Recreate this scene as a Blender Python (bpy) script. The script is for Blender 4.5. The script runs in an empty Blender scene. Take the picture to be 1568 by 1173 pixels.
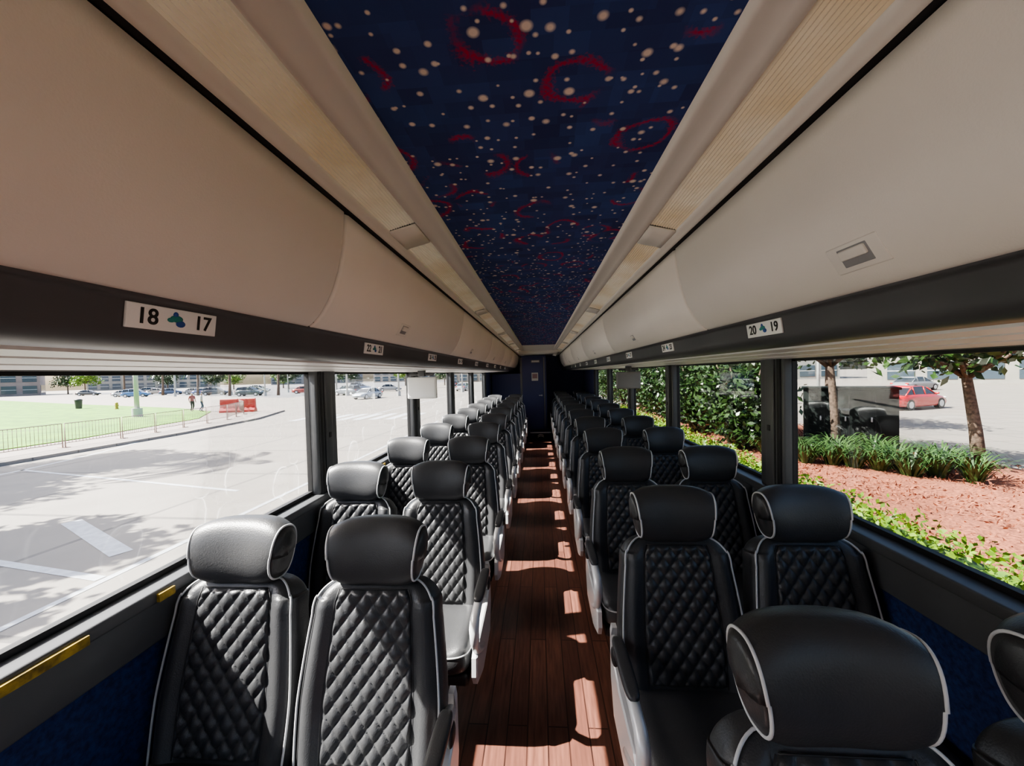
import bpy, math, random
import numpy as np
from mathutils import Vector, Matrix
random.seed(7); rng=np.random.default_rng(7)
S=bpy.context.scene
try: S.view_settings.look='AgX - Medium High Contrast'
except Exception as e: print(e)
H=1.55          # eye height above coach floor
G=-1.35         # street level relative to coach floor
# ------------------------------------------------------------------ materials
def nodes(name):
    m=bpy.data.materials.new(name); m.use_nodes=True
    nt=m.node_tree; b=nt.nodes['Principled BSDF']; return m,nt,b
def M(name,col,rough=.5,metal=0.,noise=None,bump=None,spec=.5,col2=None,coat=0,emit=0,ramp=(.35,.65)):
    m,nt,b=nodes(name)
    b.inputs['Base Color'].default_value=(*col,1); b.inputs['Roughness'].default_value=rough
    b.inputs['Metallic'].default_value=metal; b.inputs['Specular IOR Level'].default_value=spec
    b.inputs['Coat Weight'].default_value=coat
    if emit: b.inputs['Emission Color'].default_value=(*col,1); b.inputs['Emission Strength'].default_value=emit
    tc=nt.nodes.new('ShaderNodeTexCoord')
    if noise:
        n=nt.nodes.new('ShaderNodeTexNoise'); n.inputs['Scale'].default_value=noise[0]; n.inputs['Detail'].default_value=4
        nt.links.new(tc.outputs['Object'],n.inputs['Vector'])
        r=nt.nodes.new('ShaderNodeValToRGB'); a=noise[1]
        c2=col2 or tuple(min(1,c*(1+a)) for c in col)
        c1=col if col2 else tuple(c*(1-a) for c in col)
        r.color_ramp.elements[0].color=(*c1,1); r.color_ramp.elements[1].color=(*c2,1)
        r.color_ramp.elements[0].position=ramp[0]; r.color_ramp.elements[1].position=ramp[1]
        nt.links.new(n.outputs['Fac'],r.inputs['Fac']); nt.links.new(r.outputs['Color'],b.inputs['Base Color'])
    if bump:
        n=nt.nodes.new('ShaderNodeTexNoise'); n.inputs['Scale'].default_value=bump[0]; n.inputs['Detail'].default_value=3
        nt.links.new(tc.outputs['Object'],n.inputs['Vector'])
        u=nt.nodes.new('ShaderNodeBump'); u.inputs['Strength'].default_value=bump[1]; u.inputs['Distance'].default_value=.01
        nt.links.new(n.outputs['Fac'],u.inputs['Height']); nt.links.new(u.outputs['Normal'],b.inputs['Normal'])
    return m
def mathn(nt,op,a,b=None,c=None):
    n=nt.nodes.new('ShaderNodeMath'); n.operation=op
    for i,v in enumerate((a,b,c)):
        if v is None: continue
        if isinstance(v,(int,float)): n.inputs[i].default_value=v
        else: nt.links.new(v,n.inputs[i])
    return n.outputs[0]
def mixc(nt,f,a,b):
    n=nt.nodes.new('ShaderNodeMix'); n.data_type='RGBA'
    if isinstance(f,(int,float)): n.inputs[0].default_value=f
    else: nt.links.new(f,n.inputs[0])
    for i,v in ((6,a),(7,b)):
        if isinstance(v,tuple): n.inputs[i].default_value=(*v,1)
        else: nt.links.new(v,n.inputs[i])
    return n.outputs[2]

leather=M('black_leather',(.048,.049,.052),.37,noise=(6,.12),bump=(260,.12),spec=.5)
piping=M('grey_piping',(.60,.61,.62),.5)
shell=M('seat_shell_plastic',(.02,.02,.022),.5)
silver=M('armrest_silver',(.68,.69,.70),.32,metal=.2)
cream=M('cream_plastic',(.78,.755,.69),.45,noise=(1.5,.04),bump=(300,.05))
creamtrim=M('cream_trim',(.74,.72,.66),.5)
grey=M('dark_grey_trim',(.085,.088,.092),.42,noise=(3,.1))
grey2=M('mid_grey_trim',(.26,.265,.27),.5)
undr=M('light_grey_under_panel',(.68,.68,.67),.4)
black=M('black_rubber',(.012,.012,.013),.6)
navy=M('navy_carpet',(.014,.03,.11),.9,noise=(60,.4),bump=(300,.3))
navyp=M('navy_panel',(.10,.115,.26),.55)
white=M('white_plastic',(.82,.82,.80),.45)
ink=M('black_ink',(.015,.015,.015),.6)
teal=M('teal_print',(.02,.22,.2),.5)
bluep=M('blue_print',(.02,.08,.32),.5)
yellow=M('yellow_tag',(.33,.22,.025),.6,noise=(40,.5))

# starry ceiling carpet
def carpet():
    m,nt,b=nodes('starry_ceiling_carpet'); L=nt.links
    tc=nt.nodes.new('ShaderNodeTexCoord')
    def vor(scale,feat='F1',dist='EUCLIDEAN',rand=1,vec=None):
        v=nt.nodes.new('ShaderNodeTexVoronoi'); v.voronoi_dimensions='2D'; v.feature=feat; v.distance=dist
        v.inputs['Scale'].default_value=scale; v.inputs['Randomness'].default_value=rand
        L.new(vec or tc.outputs['Object'],v.inputs['Vector']); return v
    def noi(scale,det=2,dis=0.):
        n=nt.nodes.new('ShaderNodeTexNoise'); n.noise_dimensions='2D'; n.inputs['Scale'].default_value=scale
        n.inputs['Detail'].default_value=det; n.inputs['Distortion'].default_value=dis
        L.new(tc.outputs['Object'],n.inputs['Vector']); return n.outputs['Fac']
    def patch(bw,rh,c1,c2):
        br=nt.nodes.new('ShaderNodeTexBrick'); br.inputs['Scale'].default_value=1; br.inputs['Mortar Size'].default_value=0
        br.inputs['Brick Width'].default_value=bw; br.inputs['Row Height'].default_value=rh
        br.inputs['Color1'].default_value=(*c1,1); br.inputs['Color2'].default_value=(*c2,1); br.offset=.37; br.squash=1.4; br.squash_frequency=3
        L.new(tc.outputs['Object'],br.inputs['Vector']); return br.outputs['Color']
    base=mixc(nt,.5,patch(.052,.040,(.028,.042,.115),(.062,.118,.32)),patch(.083,.067,(.034,.050,.14),(.050,.098,.28)))
    base=mixc(nt,mathn(nt,'MULTIPLY',noi(6,2),.7),base,(.046,.048,.15))
    vr=vor(5.8,rand=.9)
    wob=mathn(nt,'MULTIPLY',mathn(nt,'SUBTRACT',noi(10,1),.5),.34)
    dd=mathn(nt,'ADD',vr.outputs['Distance'],wob)
    fe=mathn(nt,'MULTIPLY',mathn(nt,'SUBTRACT',noi(170,2),.5),.13)
    d=mathn(nt,'ADD',mathn(nt,'ABSOLUTE',mathn(nt,'SUBTRACT',dd,.29)),fe)
    line=nt.nodes.new('ShaderNodeMapRange'); line.inputs[1].default_value=-.005; line.inputs[2].default_value=.06; line.inputs[3].default_value=1; line.inputs[4].default_value=0
    L.new(d,line.inputs[0])
    mk=nt.nodes.new('ShaderNodeMapRange'); mk.inputs[1].default_value=.47; mk.inputs[2].default_value=.56
    L.new(noi(9.2,1,.3),mk.inputs[0])
    base=mixc(nt,mathn(nt,'MULTIPLY',mathn(nt,'MULTIPLY',line.outputs[0],mk.outputs[0]),.85),base,(.46,.018,.05))
    def dots(scale,rmin,rmax,prob,base):
        v=vor(scale,rand=.95); c=nt.nodes.new('ShaderNodeSeparateColor'); L.new(v.outputs['Color'],c.inputs[0])
        r=mathn(nt,'MULTIPLY_ADD',c.outputs[0],rmax-rmin,rmin)
        f=mathn(nt,'MULTIPLY_ADD',mathn(nt,'SUBTRACT',r,v.outputs['Distance']),12,.5)
        cl=nt.nodes.new('ShaderNodeClamp'); L.new(f,cl.inputs[0])
        on=mathn(nt,'LESS_THAN',c.outputs[1],prob)
        return mixc(nt,mathn(nt,'MULTIPLY',cl.outputs[0],on),base,(.76,.64,.55))
    base=dots(15,.07,.125,.30,base)
    base=dots(22,.07,.12,.48,base)
    base=dots(34,.08,.12,.24,base)
    L.new(base,b.inputs['Base Color']); b.inputs['Roughness'].default_value=.95; b.inputs['Specular IOR Level'].default_value=.15
    return m
carpet_m=carpet()

def brickmat(name,c1,c2,mortar,bw,rh,ms,rot,rough,noisec=None,off=.5,bumpd=.0):
    m,nt,b=nodes(name); L=nt.links
    tc=nt.nodes.new('ShaderNodeTexCoord'); mp=nt.nodes.new('ShaderNodeMapping'); mp.inputs['Rotation'].default_value=(0,0,rot)
    L.new(tc.outputs['Object'],mp.inputs['Vector'])
    br=nt.nodes.new('ShaderNodeTexBrick'); br.offset=off
    br.inputs['Color1'].default_value=(*c1,1); br.inputs['Color2'].default_value=(*c2,1); br.inputs['Mortar'].default_value=(*mortar,1)
    br.inputs['Scale'].default_value=1; br.inputs['Brick Width'].default_value=bw; br.inputs['Row Height'].default_value=rh; br.inputs['Mortar Size'].default_value=ms
    L.new(mp.outputs[0],br.inputs['Vector'])
    out=br.outputs['Color']
    if noisec:
        n=nt.nodes.new('ShaderNodeTexNoise'); n.inputs['Scale'].default_value=noisec[0]; n.inputs['Detail'].default_value=6
        mp2=nt.nodes.new('ShaderNodeMapping'); mp2.inputs['Scale'].default_value=noisec[3]
        L.new(tc.outputs['Object'],mp2.inputs['Vector']); L.new(mp2.outputs[0],n.inputs['Vector'])
        mr=nt.nodes.new('ShaderNodeMapRange'); mr.inputs[1].default_value=.35; mr.inputs[2].default_value=.7; mr.inputs[4].default_value=noisec[1]
        L.new(n.outputs['Fac'],mr.inputs[0])
        out=mixc(nt,mr.outputs[0],out,noisec[2])
    L.new(out,b.inputs['Base Color']); b.inputs['Roughness'].default_value=rough
    return m
wood=brickmat('redwood_vinyl_planks',(.22,.095,.066),(.145,.060,.043),(.022,.010,.008),1.1,.088,.003,math.pi/2,.36,(9,.8,(.08,.035,.026),(8,.6,1)))
road_m=brickmat('concrete_road',(.215,.195,.168),(.20,.182,.158),(.10,.092,.083),4.5,3.6,.06,.05,.85,(1.2,.6,(.165,.150,.131),(1,1,1)),0)
walk_m=brickmat('concrete_pavement',(.225,.196,.172),(.205,.181,.16),(.12,.106,.092),1.5,1.5,.03,0,.85,None,0)
grass_m=M('grass',(.045,.13,.003),.9,noise=(1.1,.3),col2=(.10,.24,.006))
mulch_m=M('red_mulch',(.13,.042,.024),.95,noise=(22,.3),col2=(.37,.13,.070),bump=(40,1))
leaf1=M('leaf_bright',(.05,.12,.004),.5,noise=(4,.4),col2=(.17,.27,.012))
leaf2=M('leaf_dark',(.010,.026,.006),.35,noise=(4,.4),col2=(.036,.074,.016))
leaf3=M('leaf_strap',(.02,.055,.012),.45,noise=(5,.3),col2=(.06,.11,.03))
bark=M('bark',(.11,.075,.055),.95,noise=(14,.4),bump=(30,.8))
paint_refl=M('road_paint_and_reflection',(.36,.375,.39),.7,noise=(6,.12))
metalp=M('painted_pole',(.35,.355,.35),.5)
redp=M('red_plastic_barrier',(.40,.012,.01),.5)
fence_m=M('galvanised_fence',(.26,.18,.16),.6,metal=.2)
asphalt=M('parking_asphalt',(.13,.13,.135),.9,noise=(.7,.12))

def glassmat(name,tint,refl):
    m=bpy.data.materials.new(name); m.use_nodes=True; nt=m.node_tree; nt.nodes.clear()
    o=nt.nodes.new('ShaderNodeOutputMaterial'); t=nt.nodes.new('ShaderNodeBsdfTransparent'); g=nt.nodes.new('ShaderNodeBsdfGlossy')
    t.inputs[0].default_value=(*tint,1); g.inputs['Roughness'].default_value=.02; g.inputs['Color'].default_value=(1,1,1,1)
    f=nt.nodes.new('ShaderNodeFresnel'); f.inputs[0].default_value=1.35
    mx=nt.nodes.new('ShaderNodeMixShader'); ml=mathn(nt,'MULTIPLY',f.outputs[0],refl)
    nt.links.new(ml,mx.inputs[0]); nt.links.new(t.outputs[0],mx.inputs[1]); nt.links.new(g.outputs[0],mx.inputs[2]); nt.links.new(mx.outputs[0],o.inputs[0])
    return m
glassL=glassmat('clear_window_glass',(.94,.95,.95),.4)
glassR=glassmat('tinted_window_glass',(.72,.74,.73),.2)

# ------------------------------------------------------------------ mesh builder
class B:
    def __init__(s): s.v=[];s.f=[];s.m=[];s.s=[];s.mats=[]
    def mi(s,mat):
        if mat not in s.mats: s.mats.append(mat)
        return s.mats.index(mat)
    def add(s,vs,fs,mat,smooth=True,T=None):
        o=len(s.v); i=s.mi(mat)
        for v in vs:
            v=Vector(v)
            if T is not None: v=T@v
            s.v.append(tuple(v))
        for f in fs: s.f.append(tuple(a+o for a in f)); s.m.append(i); s.s.append(smooth)
    def box(s,a,b,mat,bev=0,T=None):
        x0,y0,z0=a;x1,y1,z1=b
        if bev<=0:
            vs=[(x,y,z) for x in (x0,x1) for y in (y0,y1) for z in (z0,z1)]
            fs=[(0,1,3,2),(4,6,7,5),(0,4,5,1),(2,3,7,6),(0,2,6,4),(1,5,7,3)]
            s.add(vs,fs,mat,False,T); return
        import bmesh
        bm=bmesh.new(); bmesh.ops.create_cube(bm,size=1)
        for v in bm.verts: v.co=Vector(((x0+x1)/2+v.co.x*(x1-x0),(y0+y1)/2+v.co.y*(y1-y0),(z0+z1)/2+v.co.z*(z1-z0)))
        bmesh.ops.bevel(bm,geom=bm.edges[:],offset=bev,segments=3,affect='EDGES',profile=.5)
        bm.verts.index_update()
        s.add([v.co.copy() for v in bm.verts],[[v.index for v in f.verts] for f in bm.faces],mat,True,T); bm.free()
    def loft(s,rings,mat,closed=True,caps=True,smooth=True,T=None):
        n=len(rings[0]); vs=[p for r in rings for p in r]; fs=[]
        for i in range(len(rings)-1):
            for j in range(n if closed else n-1):
                k=(j+1)%n; fs.append((i*n+j,i*n+k,(i+1)*n+k,(i+1)*n+j))
        if caps and closed:
            fs.append(tuple(reversed(range(n)))); fs.append(tuple((len(rings)-1)*n+j for j in range(n)))
        s.add(vs,fs,mat,smooth,T)
    def tube(s,path,r,mat,closed=False,seg=8,T=None,flat=None):
        P=[Vector(p) for p in path]; n=len(P); rings=[]
        prev=None
        for i,p in enumerate(P):
            a=P[(i-1)%n] if (closed or i>0) else P[i]; b=P[(i+1)%n] if (closed or i<n-1) else P[i]
            t=(b-a).normalized()
            if prev is None:
                ref=Vector((1,0,0)) if abs(t.x)<.8 else Vector((0,0,1))
                nrm=(ref-t*ref.dot(t)).normalized()
            else: nrm=(prev-t*prev.dot(t)).normalized()
            prev=nrm; bn=t.cross(nrm); rr=r[i] if isinstance(r,(list,tuple)) else r
            fa,fb=flat if flat else (1,1)
            rings.append([p+nrm*rr*fa*math.cos(2*math.pi*k/seg)+bn*rr*fb*math.sin(2*math.pi*k/seg) for k in range(seg)])
        if closed: rings.append(rings[0])
        s.loft(rings,mat,True,not closed,True,T)
    def sq(s,c,h,mat,n=4,n2=None,U=36,V=16,T=None,fn=None):
        n2=n2 or n
        def p(a,e): return math.copysign(abs(a)**e,a)
        rings=[]
        for i in range(V+1):
            e=-math.pi/2+math.pi*i/V; e=max(-math.pi/2+.02,min(math.pi/2-.02,e))
            ring=[]
            for j in range(U):
                w=2*math.pi*j/U
                q=Vector((p(math.cos(e),2/n2)*p(math.cos(w),2/n),p(math.cos(e),2/n2)*p(math.sin(w),2/n),p(math.sin(e),2/n2)))
                q=Vector((c[0]+q.x*h[0],c[1]+q.y*h[1],c[2]+q.z*h[2]))
                ring.append(fn(q) if fn else q)
            rings.append(ring)
        s.loft(rings,mat,T=T)
    def cyl(s,c,r,h,axis,mat,seg=24,T=None,r2=None):
        r2=r if r2 is None else r2; rings=[]
        for (d,rr) in ((-h/2,r),(h/2,r2)):
            ring=[]
            for k in range(seg):
                a=2*math.pi*k/seg; u,w=rr*math.cos(a),rr*math.sin(a)
                ring.append({'x':(c[0]+d,c[1]+u,c[2]+w),'y':(c[0]+w,c[1]+d,c[2]+u),'z':(c[0]+u,c[1]+w,c[2]+d)}[axis])
            rings.append(ring)
        vs=rings[0]+rings[1]; n=seg
        s.add(vs,[(j,(j+1)%n,n+(j+1)%n,n+j) for j in range(n)],mat,True,T)
        s.add(vs,[tuple(reversed(range(n))),tuple(range(n,2*n))],mat,False,T)
    def mesh(s,name):
        me=bpy.data.meshes.new(name); me.from_pydata(s.v,[],s.f)
        for m in s.mats: me.materials.append(m)
        me.polygons.foreach_set('material_index',s.m); me.polygons.foreach_set('use_smooth',s.s)
        me.update(); return me
    def obj(s,name,loc=(0,0,0),parent=None):
        return place(s.mesh(name),name,loc,parent)
def place(me,name,loc=(0,0,0),parent=None,rot=0):
    o=bpy.data.objects.new(name,me); S.collection.objects.link(o); o.location=loc; o.rotation_euler=(0,0,rot)
    if parent: o.parent=parent
    return o
def extr(b,prof,y0,y1,mat,smooth=False,closed=False,mirror=1):
    r=[[(x*mirror,y,z) for x,z in prof] for y in (y0,y1)]
    b.loft(r,mat,closed=closed,caps=closed,smooth=smooth)

# ------------------------------------------------------------------ seat
def build_seat(arm=0):
    b=B(); z0=.40
    T=Matrix.Translation((0,0,z0))@Matrix.Rotation(math.radians(-13),4,'X')@Matrix.Translation((0,0,-z0))
    HB=.530; t=.052
    def wv(v):
        if v<.35: return .214+.008*math.sin(v/.35*math.pi/2)
        if v<.8: return .222-.024*((v-.35)/.45)**1.3
        q=(v-.8)/.2; return .10+.098*(1-q**2.6)**(1/2.2)
    def pw(a,e): return math.copysign(abs(a)**e,a)
    def bol(u):
        u=abs(u)
        return .024*math.exp(-((u-.80)/.15)**2)
    N=64; rings=[]
    vsx=list(np.linspace(0,.8,18))+list(np.linspace(.82,1,14))
    for v in vsx:
        w=wv(v); tt=t*(1-.45*max(0,(v-.9)/.1)**2)
        ring=[]
        for j in range(N):
            a=2*math.pi*j/N; x=w*pw(math.cos(a),2/4.5); y=tt*pw(math.sin(a),2/4.5)
            if y<0: y-=bol(x/w)*(1-max(0,(v-.85)/.15))
            ring.append((x,y,z0+HB*v+(-.012*(abs(x)/.2)**2 if v>.9 else 0)))
        rings.append(ring)
    b.loft(rings,leather,T=T)
    b.sq((0,.030,z0+.25),(.19,.026,.26),shell,n=5,T=T)
    pts=[]
    for v in list(np.linspace(.0,.8,22))+list(np.linspace(.81,1,20)):
        w=wv(v); pts.append((w*.955,-t*(1-.45*max(0,(v-.9)/.1)**2)*.93-bol(.93)*(1-max(0,(v-.85)/.15))*.8,z0+HB*v-(.012*(w/.2)**2 if v>.9 else 0)+.002))
    path=pts+[(-x,y,z) for x,y,z in reversed(pts)]
    b.tube(path,.0032,piping,T=T)
    nx,nz=64,112; vs=[];fs=[]
    zb,zt=z0+.03,z0+HB-.030
    for i in range(nz+1):
        q=i/nz; z=zb+(zt-zb)*q; w=wv((z-z0)/HB)*.61
        if q>.9: w*= 1-.08*((q-.9)/.1)**2
        for j in range(nx+1):
            u=-1+2*j/nx; x=w*u
            A=x/.050+z/.066; C=x/.050-z/.066
            puff=.0125*(abs(math.sin(math.pi*A))*abs(math.sin(math.pi*C)))**.45
            e=min(1,(1-abs(u))/.05,min(q,1-q)/.03); e=max(0,e)
            y=-t-.001-(.002+puff)*e+(1-e)*.004
            vs.append((x,y,z))
    for i in range(nz):
        for j in range(nx):
            a=i*(nx+1)+j; fs.append((a,a+1,a+nx+2,a+nx+1))
    b.add(vs,fs,leather,True,T)
    for sx in (-1,1):
        b.tube([(sx*wv((z-z0)/HB)*.62,-t-.004,z) for z in np.linspace(zb,zt,14)],.0018,shell,T=T,seg=5)
    b.tube([(x,-t-.003,zt) for x in np.linspace(-.105,.105,8)],.0018,shell,T=T,seg=5)
    # headrest
    hw=.134; cz=z0+HB+.078; hh=.106; ht=.070
    def hring(x,sc):
        ring=[]
        for j in range(44):
            a=2*math.pi*j/44; y=ht*pw(math.cos(a),2/2.5); z=hh*pw(math.sin(a),2/2.7)
            z2=z*sc; y2=y*sc-.024*(x/hw)**2-.018
            y2+=-.04*z2
            ring.append((x*(1+.07*z/hh),y2,cz+z2-.014*abs(x/hw)**2.5*(1 if z>0 else -.5)))
        return ring
    xs=[-1,-.985,-.94,-.87,-.75,-.6,-.4,-.2,0,.2,.4,.6,.75,.87,.94,.985,1]
    sc=lambda u:.86+.14*(1-abs(u)**5)
    rr=[hring(u*hw,sc(u)) for u in xs]
    b.loft(rr,leather,caps=False,T=T)
    for sgn in (-1,1):
        e=hring(sgn*hw,sc(1)); b.tube(e,.0032,piping,closed=True,T=T)
        c=[hring(sgn*(hw+.010),.68),hring(sgn*(hw+.013),.33),hring(sgn*(hw+.013),.05)]
        b.loft([e]+c,leather,caps=True,T=T)
    def cf(q):
        u=abs(q.x)/.215
        if q.z>.40: q=Vector((q.x,q.y,q.z+.02*math.exp(-((u-.85)/.18)**2)))
        return q
    b.sq((0,-.17,.375),(.215,.205,.065),leather,n=6,n2=3.2,U=56,fn=cf)
    pth=[]
    for k in range(48):
        a=2*math.pi*k/48; pth.append((.210*pw(math.cos(a),2/6),-.17+.200*pw(math.sin(a),2/6),.41))
    b.tube(pth,.0034,piping,closed=True)
    b.box((-.20,-.34,.27),(.20,.02,.32),shell,.012)
    b.box((-.035,-.28,.03),(.035,-.10,.29),grey,.01)
    b.box((-.045,-.34,.0),(.045,.0,.035),grey,.008)
    if arm:
        x=arm*.238
        b.tube([(x,.02,.565),(x,-.05,.58),(x,-.15,.58),(x,-.28,.575),(x,-.345,.565),(x,-.372,.535),(x,-.365,.48),(x,-.325,.42),(x,-.25,.37),(x,-.16,.325)],
               [.02,.022,.022,.022,.023,.024,.022,.020,.018,.016],silver,flat=(.85,.8),seg=12)
        b.sq((x,-.15,.597),(.023,.135,.015),leather,n=4,n2=3,U=24,V=10)
        prof=[(-.33,.28),(-.36,.33),(-.35,.40),(-.28,.435),(-.05,.44),(.05,.48),(.06,.58),(.09,.58),(.09,.38),(.04,.25),(-.2,.23)]
        xa,xb=arm*.220,arm*.238
        b.loft([[(xa,y,z) for y,z in prof],[(xb,y,z) for y,z in prof],[(arm*.244,y*.96-.005,(z-.4)*.9+.4) for y,z in prof]],silver,smooth=False)
        b.sq((arm*.246,-.02,.53),(.012,.03,.03),shell,n=2.4,U=20,V=10)
    return b.mesh('coach_seat')
seat_w=build_seat(0); seat_p=build_seat(1); seat_n=build_seat(-1)
PITCH=.79
for k in range(11):
    y=1.13+PITCH*k-.06
    if y<8.8:
        place(seat_p,'coach_seat',(-.522,y,0)); place(seat_w,'coach_seat',(-.970,y,0))
for k in range(12):
    y=.66+PITCH*k-.06
    if y<9.9:
        place(seat_n,'coach_seat',(.490,y,0)); place(seat_w,'coach_seat',(.955,y,0))

# ------------------------------------------------------------------ coach shell
Y0,Y1=-3.6,10.7
b=B(); b.box((-1.28,Y0,-.05),(1.28,Y1,0),wood); b.obj('floor')
hc=H+.48
b=B(); b.add([(-.30,Y0,hc),(.30,Y0,hc),(.30,6.6,hc),(-.30,6.6,hc)],[(0,3,2,1)],carpet_m,False)
b.add([(-.30,6.6,hc-.002),(.30,6.6,hc-.002),(.30,Y1,hc-.04),(-.30,Y1,hc-.04)],[(0,3,2,1)],creamtrim,False)
b.obj('ceiling')
b=B(); b.box((-1.28,Y0,2.165),(1.28,Y1,2.22),white); b.obj('roof')
ribs=[]
for i in range(23):
    q=i/22; x=.372+.083*q; z=hc-.004-.022*q
    ribs.append((x,z+(.003 if i%2 else 0)))
ribm=M('stained_diffuser_fill_glow',(.64,.58,.47),.45,noise=(2.2,.35),col2=(.50,.34,.14),emit=.14,ramp=(.40,.62))  # panels are unlit lamps; weak glow added as fill for the cabin
for side,sg in (('left',-1),('right',1)):
    b=B()
    prof=[(.285,hc-.001),(.290,hc-.012),(.300,hc-.014),(.315,hc-.008),(.345,hc-.010),(.358,hc-.014),(.372,hc-.006)]
    extr(b,prof,Y0,Y1,creamtrim,True,mirror=sg)
    off=-.1 if sg<0 else .02
    segs=[]; p=-3.3+off
    while p<Y1:
        segs.append((p,min(p+1.42,Y1))); p+=1.58
    for a,c in segs:
        extr(b,ribs,a,c,ribm,False,mirror=sg)
        extr(b,[(.372,hc-.006),(.372,hc-.012),(.395,hc-.018),(.44,hc-.028),(.455,hc-.034),(.455,hc-.026)],c,c+.16,creamtrim,True,closed=True,mirror=sg)
    extr(b,[(.455,hc-.026),(.457,hc-.034),(.466,hc-.036),(.476,hc-.040),(.484,hc-.044),(.488,hc-.040)],Y0,Y1,creamtrim,True,mirror=sg)
    b.obj('trim_ceiling_'+side)
    b=B(); extr(b,[(.488,hc-.04),(.505,hc-.045),(.54,hc-.14),(.60,hc-.33),(.66,hc-.30),(1.19,hc-.3),(1.19,hc+.13),(.50,hc+.13)],Y0,Y1,black,False,closed=True,mirror=sg)
    b.obj('luggage_rack_housing')
    P=[(.497,H+.432),(.500,H+.40),(.504,H+.36),(.511,H+.32),(.521,H+.28),(.534,H+.24),(.551,H+.205),(.572,H+.172),(.590,H+.152),(.603,H+.142),(.610,H+.139)]
    inner=[(x+.016,z+.004) for x,z in reversed(P)]
    start=(.99 if sg<0 else 1.44)-1.6*3
    k=0
    while start+1.6*k<Y1-1.6:
        a=start+1.6*k; c=min(a+1.6,Y1-.01); a=max(a,Y0)
        rings=[]
        for yy,ins in ((a+.003,.009),(a+.006,.003),(a+.013,0),(c-.013,0),(c-.006,.003),(c-.003,.009)):
            rings.append([((x+ins)*sg,yy,z) for x,z in P]+[(x*sg,yy,z) for x,z in inner])
        b=B(); b.loft(rings,cream,smooth=True)
        ym=(a+c)/2+(.08 if sg>0 else -.22) if c-a>1.5 else (a+c)/2
        up=Vector((-sg*.50,0,.86)).normalized(); yy=Vector((0,1,0)); nn=Vector((-sg*.86,0,-.50)).normalized()
        c0=Vector((sg*.5615,ym,H+.193))
        T=Matrix(((yy.x,up.x,nn.x,c0.x),(yy.y,up.y,nn.y,c0.y),(yy.z,up.z,nn.z,c0.z),(0,0,0,1)))
        b.box((-.055,-.027,-.008),(.055,.027,.004),creamtrim,.003,T=T)
        b.box((-.032,-.017,-.004),(.032,.020,.0046),grey2,.002,T=T)
        b.box((-.027,-.002,0),(.027,.017,.010),creamtrim,.003,T=T)
        b.obj('overhead_luggage_bin'); k+=1
    b=B()
    F=[(.612,H+.150),(.612,H+.136),(.622,H+.134),(.631,H+.128),(.638,H+.086),(.650,H+.070),(.672,H+.060),(.700,H+.055),(.712,H+.060),(.73,H+.060)]
    extr(b,F,Y0,Y1,grey,True,mirror=sg)
    U=[(.73,H+.062),(.735,H+.052),(.86,H+.050),(.865,H+.058),(.88,H+.058),(.885,H+.048),(1.02,H+.044),(1.03,H+.053),(1.05,H+.053),(1.055,H+.043),(1.20,H+.038)]
    extr(b,U,Y0,Y1,undr,False,mirror=sg)
    b.box((sg*.62 if sg>0 else -1.19,Y0,H+.152),(sg*.62 if sg<0 else 1.19,Y1,H+.158),black)
    b.obj('trim_fascia_'+side)
    b=B()
    def bx(xa,xb,ya,yb,za,zb,m,bev=0):
        b.box((min(sg*xa,sg*xb),ya,za),(max(sg*xa,sg*xb),yb,zb),m,bev)
    bx(1.20,1.27,Y0,Y1,0,.90,navy)
    bx(1.185,1.215,Y0,Y1,.755,.885,grey,.006)
    bx(1.20,1.28,Y0,Y1,-1.0,0,white)
    bx(1.20,1.27,Y0,Y1,H+.036,2.16,grey)
    bx(1.20,1.27,8.5,Y1,.9,H+.04,navyp)
    b.obj('wall_'+side)
    b=B(); bx(1.165,1.27,Y0,8.5,.885,.925,grey,.008); bx(1.235,1.262,Y0,8.5,.925,.94,black)
    for ya,yb in (((.70,.88),(1.06,1.11),(2.7,2.76)) if sg<0 else ((3.2,3.26),)):
        bx(1.155,1.1652,ya,yb,.890,.914,yellow)
    b.obj('trim_sill_'+side)
    ys=[-3.6,-2.67,-1.09,.49,2.07,3.65,5.23,6.81,8.42]
    for i in range(len(ys)-1):
        b=B(); a,c=ys[i]+.09,ys[i+1]-.09; g=glassL if sg<0 else glassR
        bx(1.246,1.250,a-.02,c+.02,.93,H+.05,g)
        for (ya,yb,za,zb) in ((a-.012,a+.012,.93,H+.04),(c-.012,c+.012,.93,H+.04),(a,c,.93,.945),(a,c,H+.025,H+.045)):
            bx(1.232,1.256,ya,yb,za,zb,black)
        b.obj('window_%d'%(i+1+(10 if sg>0 else 0)))
    b=B()
    for yy in ys[1:]:
        bx(1.19,1.262,yy-.10,yy+.10,.92,H+.045,grey,.012)
        bx(1.178,1.195,yy-.035,yy+.035,.92,H+.045,grey,.008)
        bx(1.18,1.2,yy-.085,yy-.060,.92,H+.045,black,.005)
        bx(1.174,1.182,yy-.012,yy+.012,1.22,1.25,shell,.003)
    b.obj('window_pillars_'+side)
b=B(); b.box((-1.28,Y0-.08,-1),(1.28,Y0,.6),grey); b.box((-1.28,Y0-.08,2.05),(1.28,Y0,2.2),grey)
for x in (-1.28,1.22): b.box((x,Y0-.06,.6),(x+.06,Y0,2.05),grey)
b.box((-1.22,Y0-.04,.6),(1.22,Y0-.035,2.05),glassL); b.obj('wall_front')
b=B(); b.box((-1.28,Y1,-1),(1.28,Y1+.08,2.2),navyp); b.obj('wall_rear')
b=B()
b.box((-1.18,9.45,0),(.17,Y1-.01,1.55),navyp,.012); b.box((-.44,9.45,1.5),(.17,Y1-.01,hc-.045),navyp,.012)
b.box((-.42,9.425,.12),(.10,9.452,1.92),navyp,.01)
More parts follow.
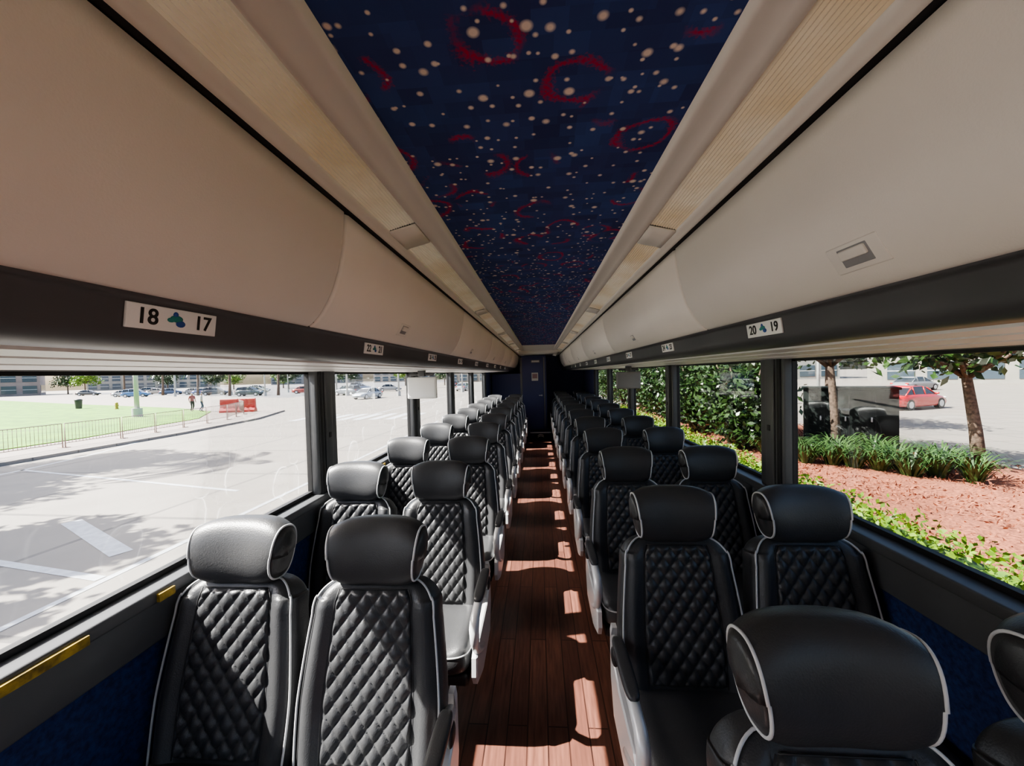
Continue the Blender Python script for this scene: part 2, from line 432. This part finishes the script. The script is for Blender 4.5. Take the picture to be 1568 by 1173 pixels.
b.box((-.47,9.44,.08),(-.42,9.455,1.93),grey2); b.box((.10,9.44,.08),(.13,9.455,1.93),grey2)
b.cyl((.05,9.41,1.0),.018,.04,'y',silver); b.box((-.02,9.395,.99),(.06,9.41,1.01),silver,.004)
b.obj('lavatory_cubicle')
b=B(); b.box((-.19,9.405,1.36),(-.03,9.424,1.56),white,.006); b.box((-.17,9.402,1.42),(-.05,9.406,1.53),M('sign_pink',(.45,.3,.32),.6)); b.obj('door_sign')
b=B(); b.box((-.20,9.38,1.80),(.02,9.424,1.87),grey2,.01); b.box((-.18,9.374,1.815),(0,9.381,1.855),white,.003); b.obj('exit_light')
b=B(); b.box((-.245,8.9,0),(.245,9.42,.17),navy,.01); b.box((-.245,8.885,.155),(.245,8.92,.178),silver,.004)
b.box((-.12,8.893,.03),(.12,8.899,.14),black)
for k in range(2):
    pts=[(-.07+.14*q/10,8.889,.06+.035*k+.03*math.sin(q/10*3.1)) for q in range(11)]; b.tube(pts,.008,white)
b.obj('rear_step')
b=B(); rr=[]
for yy,dz in ((8.0,0),(8.05,-.03),(8.6,-.035),(8.65,0)):
    rr.append([(x,yy,hc-.04+dz) for x in np.linspace(-.42,.42,9)]+[(x,yy,hc+.01) for x in np.linspace(.42,-.42,9)])
b.loft(rr,creamtrim); b.obj('trim_ceiling_hatch')

def monitor(x,y,m):
    b=B(); b.box((x-.125,y-.012,H-.19),(x+.125,y+.018,H-.01),m,.01); b.box((x-.11,y-.0145,H-.175),(x+.11,y-.011,H-.035),M('screen_glass',(.25,.26,.27),.15) if m is grey2 else white)
    b.cyl((x,y,H+.012),.012,.20,'x',grey); b.box((x-.03,y-.02,H-.005),(x+.03,y+.02,H+.05),grey,.006); b.obj('fold_down_monitor')
monitor(-.98,3.15,white); monitor(.93,4.1,grey2)  # left monitor coloured white to imitate sunlight from behind

def plate(sg,y,n1,n2):
    up=Vector((-sg*.14,0,.99)).normalized(); r=Vector((0,-sg,0)); nn=r.cross(up).normalized()
    c=Vector((sg*.6345,y,H+.108))+nn*.0035
    e=bpy.data.objects.new('seat_number_plate',None); S.collection.objects.link(e)
    e.matrix_world=Matrix(((r.x,up.x,nn.x,c.x),(r.y,up.y,nn.y,c.y),(r.z,up.z,nn.z,c.z),(0,0,0,1)))
    b=B(); b.box((-.082,-.020,-.003),(.082,.020,.0015),white,.001)
    b.sq((.0,.003,.002),(.012,.006,.0012),teal,n=2,U=16,V=6); b.sq((.008,-.005,.002),(.009,.006,.0012),bluep,n=2,U=12,V=6); b.sq((-.010,.000,.002),(.007,.004,.0012),teal,n=2,U=12,V=6); b.sq((-.002,.010,.002),(.005,.005,.0012),bluep,n=2,U=12,V=6)
    o=b.obj('plate',parent=e)
    for t,x in ((n1,-.050),(n2,.052)):
        cu=bpy.data.curves.new('digits','FONT'); cu.body=str(t); cu.size=.036; cu.align_x='CENTER'; cu.align_y='CENTER'; cu.extrude=.0004; cu.offset=.0006
        cu.materials.append(ink); q=bpy.data.objects.new('digits',cu); S.collection.objects.link(q); q.parent=e; q.location=(x,0,.0022)
for k in range(9):
    plate(-1,.63+.81*k,18+4*k,17+4*k)
    plate(1,1.13+.81*k,20+4*k,19+4*k)

# ------------------------------------------------------------------ outdoors
def flat(name,poly,z,mat):
    b=B(); b.add([(x,y,z) for x,y in poly],[tuple(range(len(poly)))],mat,False); return b.obj(name)
flat('ground_road',[(-260,-60),(3.2,-60),(3.2,260),(-260,260)],G,road_m)
flat('ground_street_right',[(3.2,-60),(200,-60),(200,260),(3.2,260)],G-.002,walk_m)
def slab(name,poly,z0,z1,mat):
    b=B(); n=len(poly)
    b.add([(x,y,z0) for x,y in poly]+[(x,y,z1) for x,y in poly],[tuple(range(n,2*n))]+[(i,(i+1)%n,n+(i+1)%n,n+i) for i in range(n)],mat,False); return b.obj(name)
slab('sidewalk',[(-19.6,0),(-19.8,20),(-20.8,27),(-23.3,33.5),(-29,39),(-60,55),(-140,94),(-150,60),(-150,0)],G,G+.13,walk_m)
slab('lawn',[(-23.2,0),(-23.6,18),(-25.6,27),(-30,33),(-38,38),(-70,52),(-130,80),(-145,50),(-140,0)],G+.13,G+.17,grass_m)
slab('parking_lot',[(-40,58),(-150,115),(-150,200),(-40,200)],G,G+.02,asphalt)
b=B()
for k in range(8): b.box((-9.5-k*1.15,25.5,G),(-8.9-k*1.15,29.5,G+.006),paint_refl)
for (xa,ya,xb,yb,w) in ((-7.2,6.0,-10,7.4,.30),(-6.6,5.2,-12,6.2,.14),(-8,9.5,-18,12,.12),(-6.5,-5,-6.5,24,.12),(-13,26,-13,60,.15),(-9,60,-40,60,.4)):  # first slanting stripes imitate reflections in the window glass; the rest are markings
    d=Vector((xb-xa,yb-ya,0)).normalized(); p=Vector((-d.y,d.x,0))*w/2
    A=Vector((xa,ya,G+.006));C=Vector((xb,yb,G+.006)); b.add([A-p,C-p,C+p,A+p],[(0,1,2,3)],paint_refl,False)
# curved lane line sweeping round the corner
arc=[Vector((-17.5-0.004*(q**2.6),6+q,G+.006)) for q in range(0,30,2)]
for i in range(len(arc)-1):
    A,C=arc[i],arc[i+1]; d=(C-A).normalized(); p=Vector((-d.y,d.x,0))*.08; b.add([A-p,C-p,C+p,A+p],[(0,1,2,3)],paint_refl,False)
b.obj('road_markings_and_reflections')
b=B()
fp=[Vector((-21,6,0)),Vector((-21.2,18,0)),Vector((-22.4,26,0)),Vector((-24.4,30,0)),Vector((-29,34.5,0))]
for i in range(len(fp)-1):
    A,C=fp[i],fp[i+1]; n=max(1,round((C-A).length/2.25)); d=(C-A)/n; u=d.normalized(); w=Vector((-u.y,u.x,0))
    for j in range(n):
        p=A+d*j+Vector((0,0,G+.13)); e=p+d-u*.1; Z=lambda q,z:q+Vector((0,0,z))
        b.tube([Z(p,0),Z(p,1.07),Z(e,1.07),Z(e,0)],.022,fence_m,seg=6)
        b.tube([Z(p,.2),Z(e,.2)],.018,fence_m,seg=6)
        for k in range(1,17): q=p+(e-p)*k/17; b.tube([Z(q,.2),Z(q,1.07)],.010,fence_m,seg=4)
        for q in (p,e): b.tube([q-w*.25+Vector((0,0,.015)),q+w*.25+Vector((0,0,.015))],.015,fence_m,seg=4)
b.obj('crowd_control_fence')
def barrier(x,y,rot):
    b=B(); L=1.35
    prof=[(-.28,0),(-.28,.18),(-.14,.42),(-.10,1.15),(-.06,1.2),(.06,1.2),(.10,1.15),(.14,.42),(.28,.18),(.28,0)]
    b.loft([[(xx,p,z) for p,z in prof] for xx in (-L/2,-L/2+.03,L/2-.03,L/2)],redp,smooth=False)
    for k in (-.4,0,.4): b.box((k-.12,-.17,.5),(k+.12,.17,.56),redp,.01)
    o=b.obj('plastic_road_barrier',(x,y,G+.13)); o.rotation_euler=(0,0,rot)
barrier(-27.3,31.9,.25); barrier(-25.9,32.25,.25)
def pole(x,y,r,h,name='street_lamp',base=G+.1):
    b=B(); b.cyl((0,0,.35),r*2,.7,'z',metalp); b.tube([(0,0,.6),(0,0,h*.5),(0,0,h),(.5,0,h+.6),(1.8,0,h+.8)],[r,r*.85,r*.6,r*.4,r*.35],metalp,seg=12)
    b.box((1.6,-.15,h+.72),(2.4,.15,h+.86),metalp,.04); b.obj(name,(x,y,base))
pole(-33,29.2,.17,8,base=G+.17); pole(-41,75,.16,9); pole(-62,73,.16,8); pole(-30,58,.14,7); pole(22,32,.12,7,base=G); pole(-48,64,.12,7); pole(-90,89,.14,8); pole(-21,56,.14,7,base=G); pole(-72,71,.12,8); pole(-54,79,.1,8); pole(-13,64,.14,7,base=G)
b=B(); b.cyl((0,0,.3),.13,.6,'z',yellow); b.sq((0,0,.62),(.14,.14,.12),yellow,n=2); b.cyl((0,0,.42),.06,.42,'x',yellow); b.cyl((0,0,.03),.18,.06,'z',yellow); b.obj('fire_hydrant',(-46,38.6,G+.17))
b=B(); b.cyl((0,0,.45),.26,.9,'z',shell,r2=.32); b.cyl((0,0,.95),.35,.08,'z',shell); b.sq((0,0,1.0),(.33,.33,.14),shell,n=2); b.obj('litter_bin',(-53,40.5,G+.17))

def car(x,y,rot,col,suv=False,z=None,name='car'):
    b=B(); col=tuple(c*.6 for c in col); pm=M('car_paint',col,.3,metal=.2,coat=.6); gl=M('car_glass',(.02,.025,.03),.08); L=2.3; W=.92; k=1.18 if suv else 1
    st=[(-L,.35,.62,.70),(-L+.08,.28,.80,.80),(-1.7,.22,.93,.90),(-1.1,.2,.98,.92),(0,.2,.96,.92),(.9,.2,.93,.92),(1.6,.22,.82,.90),(2.1,.25,.70,.82),(L,.33,.58,.66)]
    rings=[]
    for s,zb,zt,w in st:
        zb*=k; zt*=k
        rings.append([(s,-w*.93,zb),(s,-w,zb+.12),(s,-w,zt-.18),(s,-w*.93,zt-.03),(s,-w*.7,zt),(s,0,zt+.02),(s,w*.7,zt),(s,w*.93,zt-.03),(s,w,zt-.18),(s,w,zb+.12),(s,w*.93,zb)])
    b.loft(rings,pm)
    gs=[(-2.0 if suv else -1.75,.95,.80,.01),(-1.75 if suv else -1.05,1.36,.70,.40),(-.9,1.44,.68,.5),(.1,1.43,.68,.5),(.45,1.36,.68,.4),(1.15,.94,.80,.01)]
    rings=[]
    for s,zt,w,h in gs:
        zt*=k; z0=.90*k; rings.append([(s,-.82,z0),(s,-w,zt),(s,0,zt+.01),(s,w,zt),(s,.82,z0)])
    b.loft(rings,gl,smooth=False)
    rf=[[(s,-w*1.01,zt*k-.015),(s,-w*.9,zt*k+.03),(s,0,zt*k+.045),(s,w*.9,zt*k+.03),(s,w*1.01,zt*k-.015)] for s,zt,w,h in gs[1:5]]
    b.loft(rf,pm)
    for sy in (-1,1):
        for i,j in ((0,1),(2,2),(3,3),(4,5)):
            a=gs[i];c=gs[j]
            if j==5: pth=[(gs[4][0],sy*gs[4][2]*1.01,gs[4][1]*k),(gs[5][0],sy*.82,.9*k)]
            else: pth=[(a[0],sy*.82,.9*k),(c[0],sy*c[2]*1.01,c[1]*k)]
            b.tube(pth,.035,pm,seg=6)
        b.tube([(gs[0][0],sy*.82,.92*k),(gs[5][0],sy*.82,.92*k)],.03,pm,seg=6)
        for wx in (-1.4,1.42):
            b.cyl((wx,sy*.80,.34),.34,.24,'y',black); b.cyl((wx,sy*.925,.34),.21,.02,'y',silver,seg=14)
        b.sq((L-.12,sy*.62,.66*k),(.10,.16,.07),white,n=3,U=14,V=8); b.sq((-L+.08,sy*.68,.78*k),(.06,.14,.09),redp,n=3,U=14,V=8)
        b.sq((.85,sy*1.0,1.0*k),(.08,.1,.06),pm,n=3,U=12,V=6)
    b.box((L-.08,-.5,.38*k),(L+.0,.5,.55*k),black,.01)
    o=b.obj('car',(x,y,z if z is not None else G)); o.rotation_euler=(0,0,rot)
P2=G+.02
car(-54,68,.2,(.10,.13,.14),True,P2); car(-23.5,51,-1.8,(.62,.68,.75)); car(-30,75,.4,(.5,.5,.5)); car(-32,62,2.9,(.3,.33,.36),True)
car(-88,86,.5,(.08,.12,.2),z=P2); car(-98,92,.5,(.5,.42,.35),z=P2); car(-74,80,.4,(.05,.1,.35),z=P2); car(-80,84,.5,(.3,.3,.3),z=P2); car(-66,86,.5,(.6,.6,.6),True,z=P2)
car(-112,99,.4,(.35,.05,.05),z=P2); car(-105,97,.5,(.1,.1,.1),True,z=P2); car(-60,100,.3,(.6,.6,.62),z=P2); car(-46,95,.3,(.2,.22,.25),True,z=P2); car(-20,90,1.6,(.1,.1,.12),True); car(-14,70,1.5,(.5,.52,.55))
car(-68,76,.4,(.12,.12,.13),True,P2); car(-47,74,.3,(.55,.1,.08),z=P2); car(-93,80,.5,(.6,.6,.6),z=G); car(-86,76,.5,(.1,.25,.5),True,z=G); car(-120,94,.5,(.1,.1,.1),z=G); car(-62,80,.4,(.4,.38,.3),z=P2); car(-40,84,.3,(.1,.15,.3),z=G)
car(23.6,26.4,.35,(.85,.02,.03)); car(40,44,.3,(.3,.32,.35))

def building(x,y,w,d,h,col,rot=0,rows=2,gcol=(.05,.07,.09)):
    b=B(); col=tuple(c*.55 for c in col); m=M('stucco',col,.9,noise=(.6,.08)); g=M('shop_glass',gcol,.15)
    b.box((0,0,0),(w,d,h),m); b.box((-.3,-.3,h),(w+.3,d+.3,h+.5),m)
    n=max(2,int(w/4))
    for r in range(rows):
        z=.6+r*3.6
        if z+2.2>h: break
        for i in range(n):
            A,C=(i+.15)*w/n,(i+.85)*w/n
            b.box((A,-.08,z),(C,0,z+2.4),g); b.box((A,-.12,z+1.2),(C,-.07,z+1.28),white)
    b.box((w,d*.1,.8),(w+.06,d*.9,3.2),g)
    o=b.obj('building',(x,y,G)); o.rotation_euler=(0,0,rot)
building(-205,160,45,20,9,(.42,.40,.36),.5); building(-150,205,45,20,8,(.32,.35,.40),.25); building(-90,203,30,20,10,(.5,.46,.42),.1,3)
building(-36,150,20,18,12,(.36,.32,.28),.05,3); building(-9.5,95,5,20,8,(.08,.42,.06),0,2); building(-2,120,20,20,9,(.4,.42,.45),0,3)
building(50,60,40,20,9,(.5,.47,.42),-.6); building(80,10,20,40,10,(.45,.45,.45),-.1); building(25,95,40,20,9,(.4,.4,.38),-.2)
building(-190,40,20,60,9,(.4,.36,.32),0); building(-170,90,24,20,8,(.45,.36,.32),.9)

def leaves(b,centers,mat,size,asp=.5):
    P=np.asarray(centers); n=len(P)
    d=rng.normal(size=(n,3)); d/=np.linalg.norm(d,axis=1)[:,None]
    e=np.cross(d,rng.normal(size=(n,3))); e/=np.linalg.norm(e,axis=1)[:,None]
    s=size*(.6+.8*rng.random((n,1)))
    a=P-d*s; c=P+d*s; l=P+e*s*asp; r=P-e*s*asp
    V=np.stack([a,l,c,r],1).reshape(-1,3); o=len(b.v); i=b.mi(mat)
    b.v.extend(map(tuple,V)); b.f.extend([(o+4*k,o+4*k+1,o+4*k+2,o+4*k+3) for k in range(n)]); b.m.extend([i]*n); b.s.extend([False]*n)
def blob(c,r,n,shellf=.6):
    d=rng.normal(size=(n,3)); d/=np.linalg.norm(d,axis=1)[:,None]
    q=(shellf+(1-shellf)*rng.random((n,1)))*(1+.15*np.sin(d[:,:1]*7+d[:,1:2]*5))
    return np.asarray(c)+d*q*np.asarray(r)
def tree(x,y,h,cr,lm,n=3500,lean=(0,0),tr=.16,ls=.14,base=G,name='tree'):
    b=B(); top=Vector((lean[0],lean[1],h))
    path=[Vector((0,0,0)),Vector((lean[0]*.2,lean[1]*.2,h*.3)),Vector((lean[0]*.55,lean[1]*.5,h*.62)),top]
    b.tube(path,[tr*1.25,tr,tr*.8,tr*.4],bark,seg=10)
    for k in range(6):
        a=k*1.05+x; s=path[2]; q=s+Vector((math.cos(a)*cr*.6,math.sin(a)*cr*.6,cr*.55+.2*k*.2))
        b.tube([s,(s+q)/2+Vector((0,0,-.1)),q],[tr*.5,tr*.35,tr*.12],bark,seg=6)
    for k in range(7):
        a=k*.9+y; c=(top.x+math.cos(a)*cr*.5,top.y+math.sin(a)*cr*.5,h+(k%3-1)*cr*.3)
        leaves(b,blob(c,(cr*.55,cr*.55,cr*.42),n//7,.3),lm,ls)
    b.obj(name,(x,y,base))
def palm(x,y,h,base=G+.1):
    b=B(); b.tube([(0,0,0),(.1,0,h*.3),(.15,0,h*.7),(.1,0,h)],[.26,.2,.17,.16],bark,seg=10)
    for k in range(22):
        a=k*2.4; up=1.1-.09*k
        sp=[Vector((.1+math.cos(a)*1.9*q,math.sin(a)*1.9*q,h+up*q*1.4-1.5*q*q)) for q in np.linspace(0,1.2,7)]
        b.tube(sp,.02,leaf3,seg=4)
        for i,p in enumerate(sp[1:]):
            sd=Vector((-math.sin(a),math.cos(a),0))
            for s2 in (-1,1):
                for j in range(3):
                    o=p-(sp[i+1]-sp[i])*(j/3)
                    b.add([o,o+sd*s2*.32+Vector((0,0,-.35)),o+sd*s2*.28+Vector((math.cos(a)*.07,math.sin(a)*.07,-.30)),o+Vector((math.cos(a)*.06,math.sin(a)*.06,0))],[(0,1,2,3)],leaf3,False)
    b.obj('palm_tree',(x,y,base))
LK=G+.17
tree(-24.2,7.6,8.5,2.7,leaf2,4500,ls=.2,base=LK); tree(-26.5,11,10.5,2.6,leaf2,4500,ls=.2,base=LK); palm(-24.0,10.4,13,LK); palm(-24.6,3.8,12,LK)
tree(-15.6,4.6,6.6,2.0,leaf2,3500,ls=.18); tree(-18,1.2,6,2.2,leaf2,3500,ls=.18); tree(-12.3,2.6,4.6,1.5,leaf2,2500,ls=.16)
palm(-47,66,7); palm(-36,64,7); palm(-70,74,7); palm(-58,68,7); palm(-84,80,7); palm(-30,90,8); palm(-52,90,8); palm(-98,84,8)
tree(-75,110,5,4,leaf2,1800,ls=.3); tree(-120,116,5,4,leaf2,1800,ls=.3); tree(-42,118,5,4,leaf1,1800,ls=.3); tree(-95,106,4.5,3.5,leaf2,1500,ls=.3); tree(-62,120,4.5,4,leaf2,1500,ls=.3); tree(-105,125,4.5,4,leaf1,1500,ls=.3)
tree(-28,112,4.5,4,leaf2,1500,ls=.3); tree(-85,122,4.5,4,leaf1,1500,ls=.3); tree(-150,112,5,4,leaf2,1500,ls=.3); tree(-135,105,5,3.5,leaf1,1500,ls=.3)
b=B()
n=60; m2=90
vs=[];fs=[]
for i in range(m2+1):
    for j in range(n+1):
        x=4.6+8.0*j/n; y=-2+34*i/m2
        edge=min(1,j/4,(n-j)/4)
        vs.append((x,y,G+.02+edge*(.12+.05*math.sin(x*2+y)+.03*rng.random())))
for i in range(m2):
    for j in range(n):
        a=i*(n+1)+j; fs.append((a,a+1,a+n+2,a+n+1))
b.add(vs,fs,mulch_m,True)
P=np.column_stack([4.9+7.4*rng.random(12000),-1+22*rng.random(12000),np.full(12000,G+.19)]); leaves(b,P,mulch_m,.05,.35)
b.obj('mulch_bed')
b=B()
n=18000; P=np.column_stack([4.35+.95*rng.random(n),-1.5+26*rng.random(n),G+.1+.66*rng.random(n)**.6+.05*rng.normal(size=n)])
leaves(b,P,leaf1,.045,.55)
b.box((4.6,-1.5,G),(5.1,24.5,G+.54),leaf2); b.obj('hedge')
def strap(x,y,n=70,h=.7):
    b=B()
    for k in range(n):
        a=rng.random()*6.28; l=h*(.7+.6*rng.random()); o=rng.random()*.15; sp=.35+.5*rng.random()
        pts=[]
        for q in np.linspace(0,1,6): pts.append(Vector((math.cos(a)*(o+sp*l*q),math.sin(a)*(o+sp*l*q),l*(1.5*q-1.05*q*q))))
        sd=Vector((-math.sin(a),math.cos(a),0)); vs=[];fs=[]
        for i,p in enumerate(pts):
            w=.022*(1-(i/5)**2)+.002; vs+= [p-sd*w,p+sd*w]
        for i in range(5): fs.append((2*i,2*i+1,2*i+3,2*i+2))
        b.add(vs,fs,leaf3,True)
    b.obj('lily_clump',(x,y,G+.12))
for x,y in ((7.4,11.3),(8.2,10.7),(8.9,9.9),(8.4,11.6),(9.3,10.8),(7.7,12.3),(9.9,9.5),(7.0,12.4),(8.9,12.2),(10.2,10.5),(6.6,13.4),(9.6,11.8),(7.9,11.0),(8.6,10.4),(9.5,9.9)): strap(x,y,h=1.05,n=85)
b=B(); cab=M('cabinet_dark_green',(.012,.016,.015),.75,spec=.2)
b.box((-1.15,-.5,0),(1.25,.5,1.95),cab,.03); b.box((-1.2,-.55,1.95),(1.3,.55,2.03),cab,.02)
for xx in (-.6,.05,.7): b.box((xx-.008,-.51,.1),(xx+.008,-.495,1.75),black)
for xx in (-.7,-.05,.6): b.box((xx-.02,-.54,.9),(xx+.02,-.5,1.05),silver,.004)
o=b.obj('utility_cabinet',(10.5,14.0,G+.12)); o.rotation_euler=(0,0,-.55)
tree(9.2,12.6,4.6,2.0,leaf2,2500,(-.2,.2),.11,.12); tree(11.0,10.4,4.0,2.1,leaf2,3200,(-.5,.1),.12,.12)
tree(16,10,3.6,2.0,leaf1,2500,(.2,0),.12,.1); tree(13.5,19,4.5,2.5,leaf2,2500,(0,0),.14,.14)
def bush(x,y,r,h,mat,n=7000,ls=.10):
    b=B()
    for k in range(5):
        a=k*1.256; b.tube([(0,0,0),(math.cos(a)*r*.3,math.sin(a)*r*.3,h*.5),(math.cos(a)*r*.6,math.sin(a)*r*.6,h*.85)],[.06,.045,.02],bark,seg=6)
    for k in range(6):
        a=k*1.05+x; leaves(b,blob((math.cos(a)*r*.4,math.sin(a)*r*.4,h*(.35+.12*(k%3))),(r*.75,r*.75,h*.38),n//6,.45),mat,ls)
    b.obj('bush',(x,y,G+.1))
for x,y,r,h in ((6.9,13.6,1.4,3.6),(7.9,16.2,1.6,4.0),(6.8,17.5,1.5,3.8),(8.5,19.8,1.8,4),(6.9,21.5,1.6,4),(7.2,26,2,4.2),(9,24,2,4),(6.6,31,2.2,4.4),(8.5,34,2.5,4.4),(6.5,40,2.8,4.6),(6.5,50,3.2,4.8)):
    bush(x,y,r,h,leaf2)

def person(x,y,rot,shirt,pants,skin,hair):
    V={'pel':(0,0,.95,.15),'wst':(0,0,1.1,.135),'chest':(0,0,1.32,.165),'nk':(0,0,1.47,.06),'hd':(0,-.01,1.58,.085),'hd2':(0,-.005,1.68,.09),
       'sl':(-.18,0,1.40,.062),'el':(-.25,.03,1.13,.045),'wl':(-.25,-.10,.90,.03),'hl':(-.25,-.14,.82,.035),
       'sr':(.18,0,1.40,.062),'er':(.25,.05,1.13,.045),'wr':(.27,-.02,.88,.03),'hr':(.27,-.05,.80,.035),
       'tl':(-.09,0,.86,.095),'kl':(-.10,-.12,.48,.062),'al':(-.10,.02,.10,.042),'fl':(-.10,-.14,.04,.04),
       'tr':(.09,0,.86,.095),'kr':(.10,-.02,.48,.062),'ar':(.10,.20,.12,.042),'fr':(.10,.06,.04,.04)}
    E=[('pel','wst'),('wst','chest'),('chest','nk'),('nk','hd'),('hd','hd2'),('chest','sl'),('sl','el'),('el','wl'),('wl','hl'),('chest','sr'),('sr','er'),('er','wr'),('wr','hr'),
       ('pel','tl'),('tl','kl'),('kl','al'),('al','fl'),('pel','tr'),('tr','kr'),('kr','ar'),('ar','fr')]
    ks=list(V); me=bpy.data.meshes.new('t'); me.from_pydata([V[k][:3] for k in ks],[(ks.index(a),ks.index(c)) for a,c in E],[])
    o=bpy.data.objects.new('t',me); S.collection.objects.link(o); md=o.modifiers.new('s','SKIN')
    for i,k in enumerate(ks): me.skin_vertices[0].data[i].radius=(V[k][3],V[k][3]*(.75 if k in('chest','wst','pel') else 1))
    me.skin_vertices[0].data[0].use_root=True
    sb=o.modifiers.new('u','SUBSURF'); sb.levels=2
    dg=bpy.context.evaluated_depsgraph_get(); nm=bpy.data.meshes.new_from_object(o.evaluated_get(dg)); bpy.data.objects.remove(o)
    nm.materials.clear()
    for mm in (shirt,pants,skin,hair): nm.materials.append(M('person_mat',mm,.8))
    for p in nm.polygons:
        c=p.center; p.use_smooth=True
        p.material_index=0 if c.z>.95 else 1
        if c.z>1.47 : p.material_index=2
        if c.z>1.70 or (c.z>1.55 and c.y>.02): p.material_index=3
        if abs(c.x)>.2 and c.z<1.12: p.material_index=2
        if c.z<.1: p.material_index=3
    nm.name='pedestrian'; ob=place(nm,'pedestrian',(x,y,G+.17),rot=rot)
person(-30.9,33.0,2.2,(.35,.33,.31),(.04,.05,.10),(.32,.19,.14),(.03,.02,.015)); person(-32.2,33.4,1.2,(.25,.06,.06),(.03,.03,.03),(.3,.19,.14),(.02,.015,.01))

# ------------------------------------------------------------------ light
sun=bpy.data.lights.new('sun','SUN'); sun.energy=40; sun.angle=.009; sun.color=(1,.95,.88)
so=bpy.data.objects.new('sun',sun); S.collection.objects.link(so); so.rotation_euler=Vector((1,.20,-1.06)).to_track_quat('-Z','Y').to_euler()
w=bpy.data.worlds.new('sky'); S.world=w; w.use_nodes=True; nt=w.node_tree; bg=nt.nodes['Background']
sk=nt.nodes.new('ShaderNodeTexSky'); sk.sky_type='NISHITA'; sk.sun_disc=False; sk.sun_elevation=math.radians(45); sk.sun_rotation=math.radians(-90); sk.dust_density=4; sk.air_density=.8
nt.links.new(sk.outputs[0],bg.inputs[0]); bg.inputs[1].default_value=.72

# ------------------------------------------------------------------ camera
cam=bpy.data.cameras.new('camera'); co=bpy.data.objects.new('camera',cam); S.collection.objects.link(co); S.camera=co
cam.sensor_width=36; cam.lens=13.5; cam.clip_start=.02; cam.clip_end=600
R=Matrix.Rotation(math.radians(4.1),4,'Z')@Matrix.Rotation(math.radians(90-1.4),4,'X')@Matrix.Rotation(math.radians(-1.5),4,'Z')
co.matrix_world=Matrix.Translation((0,0,H))@R
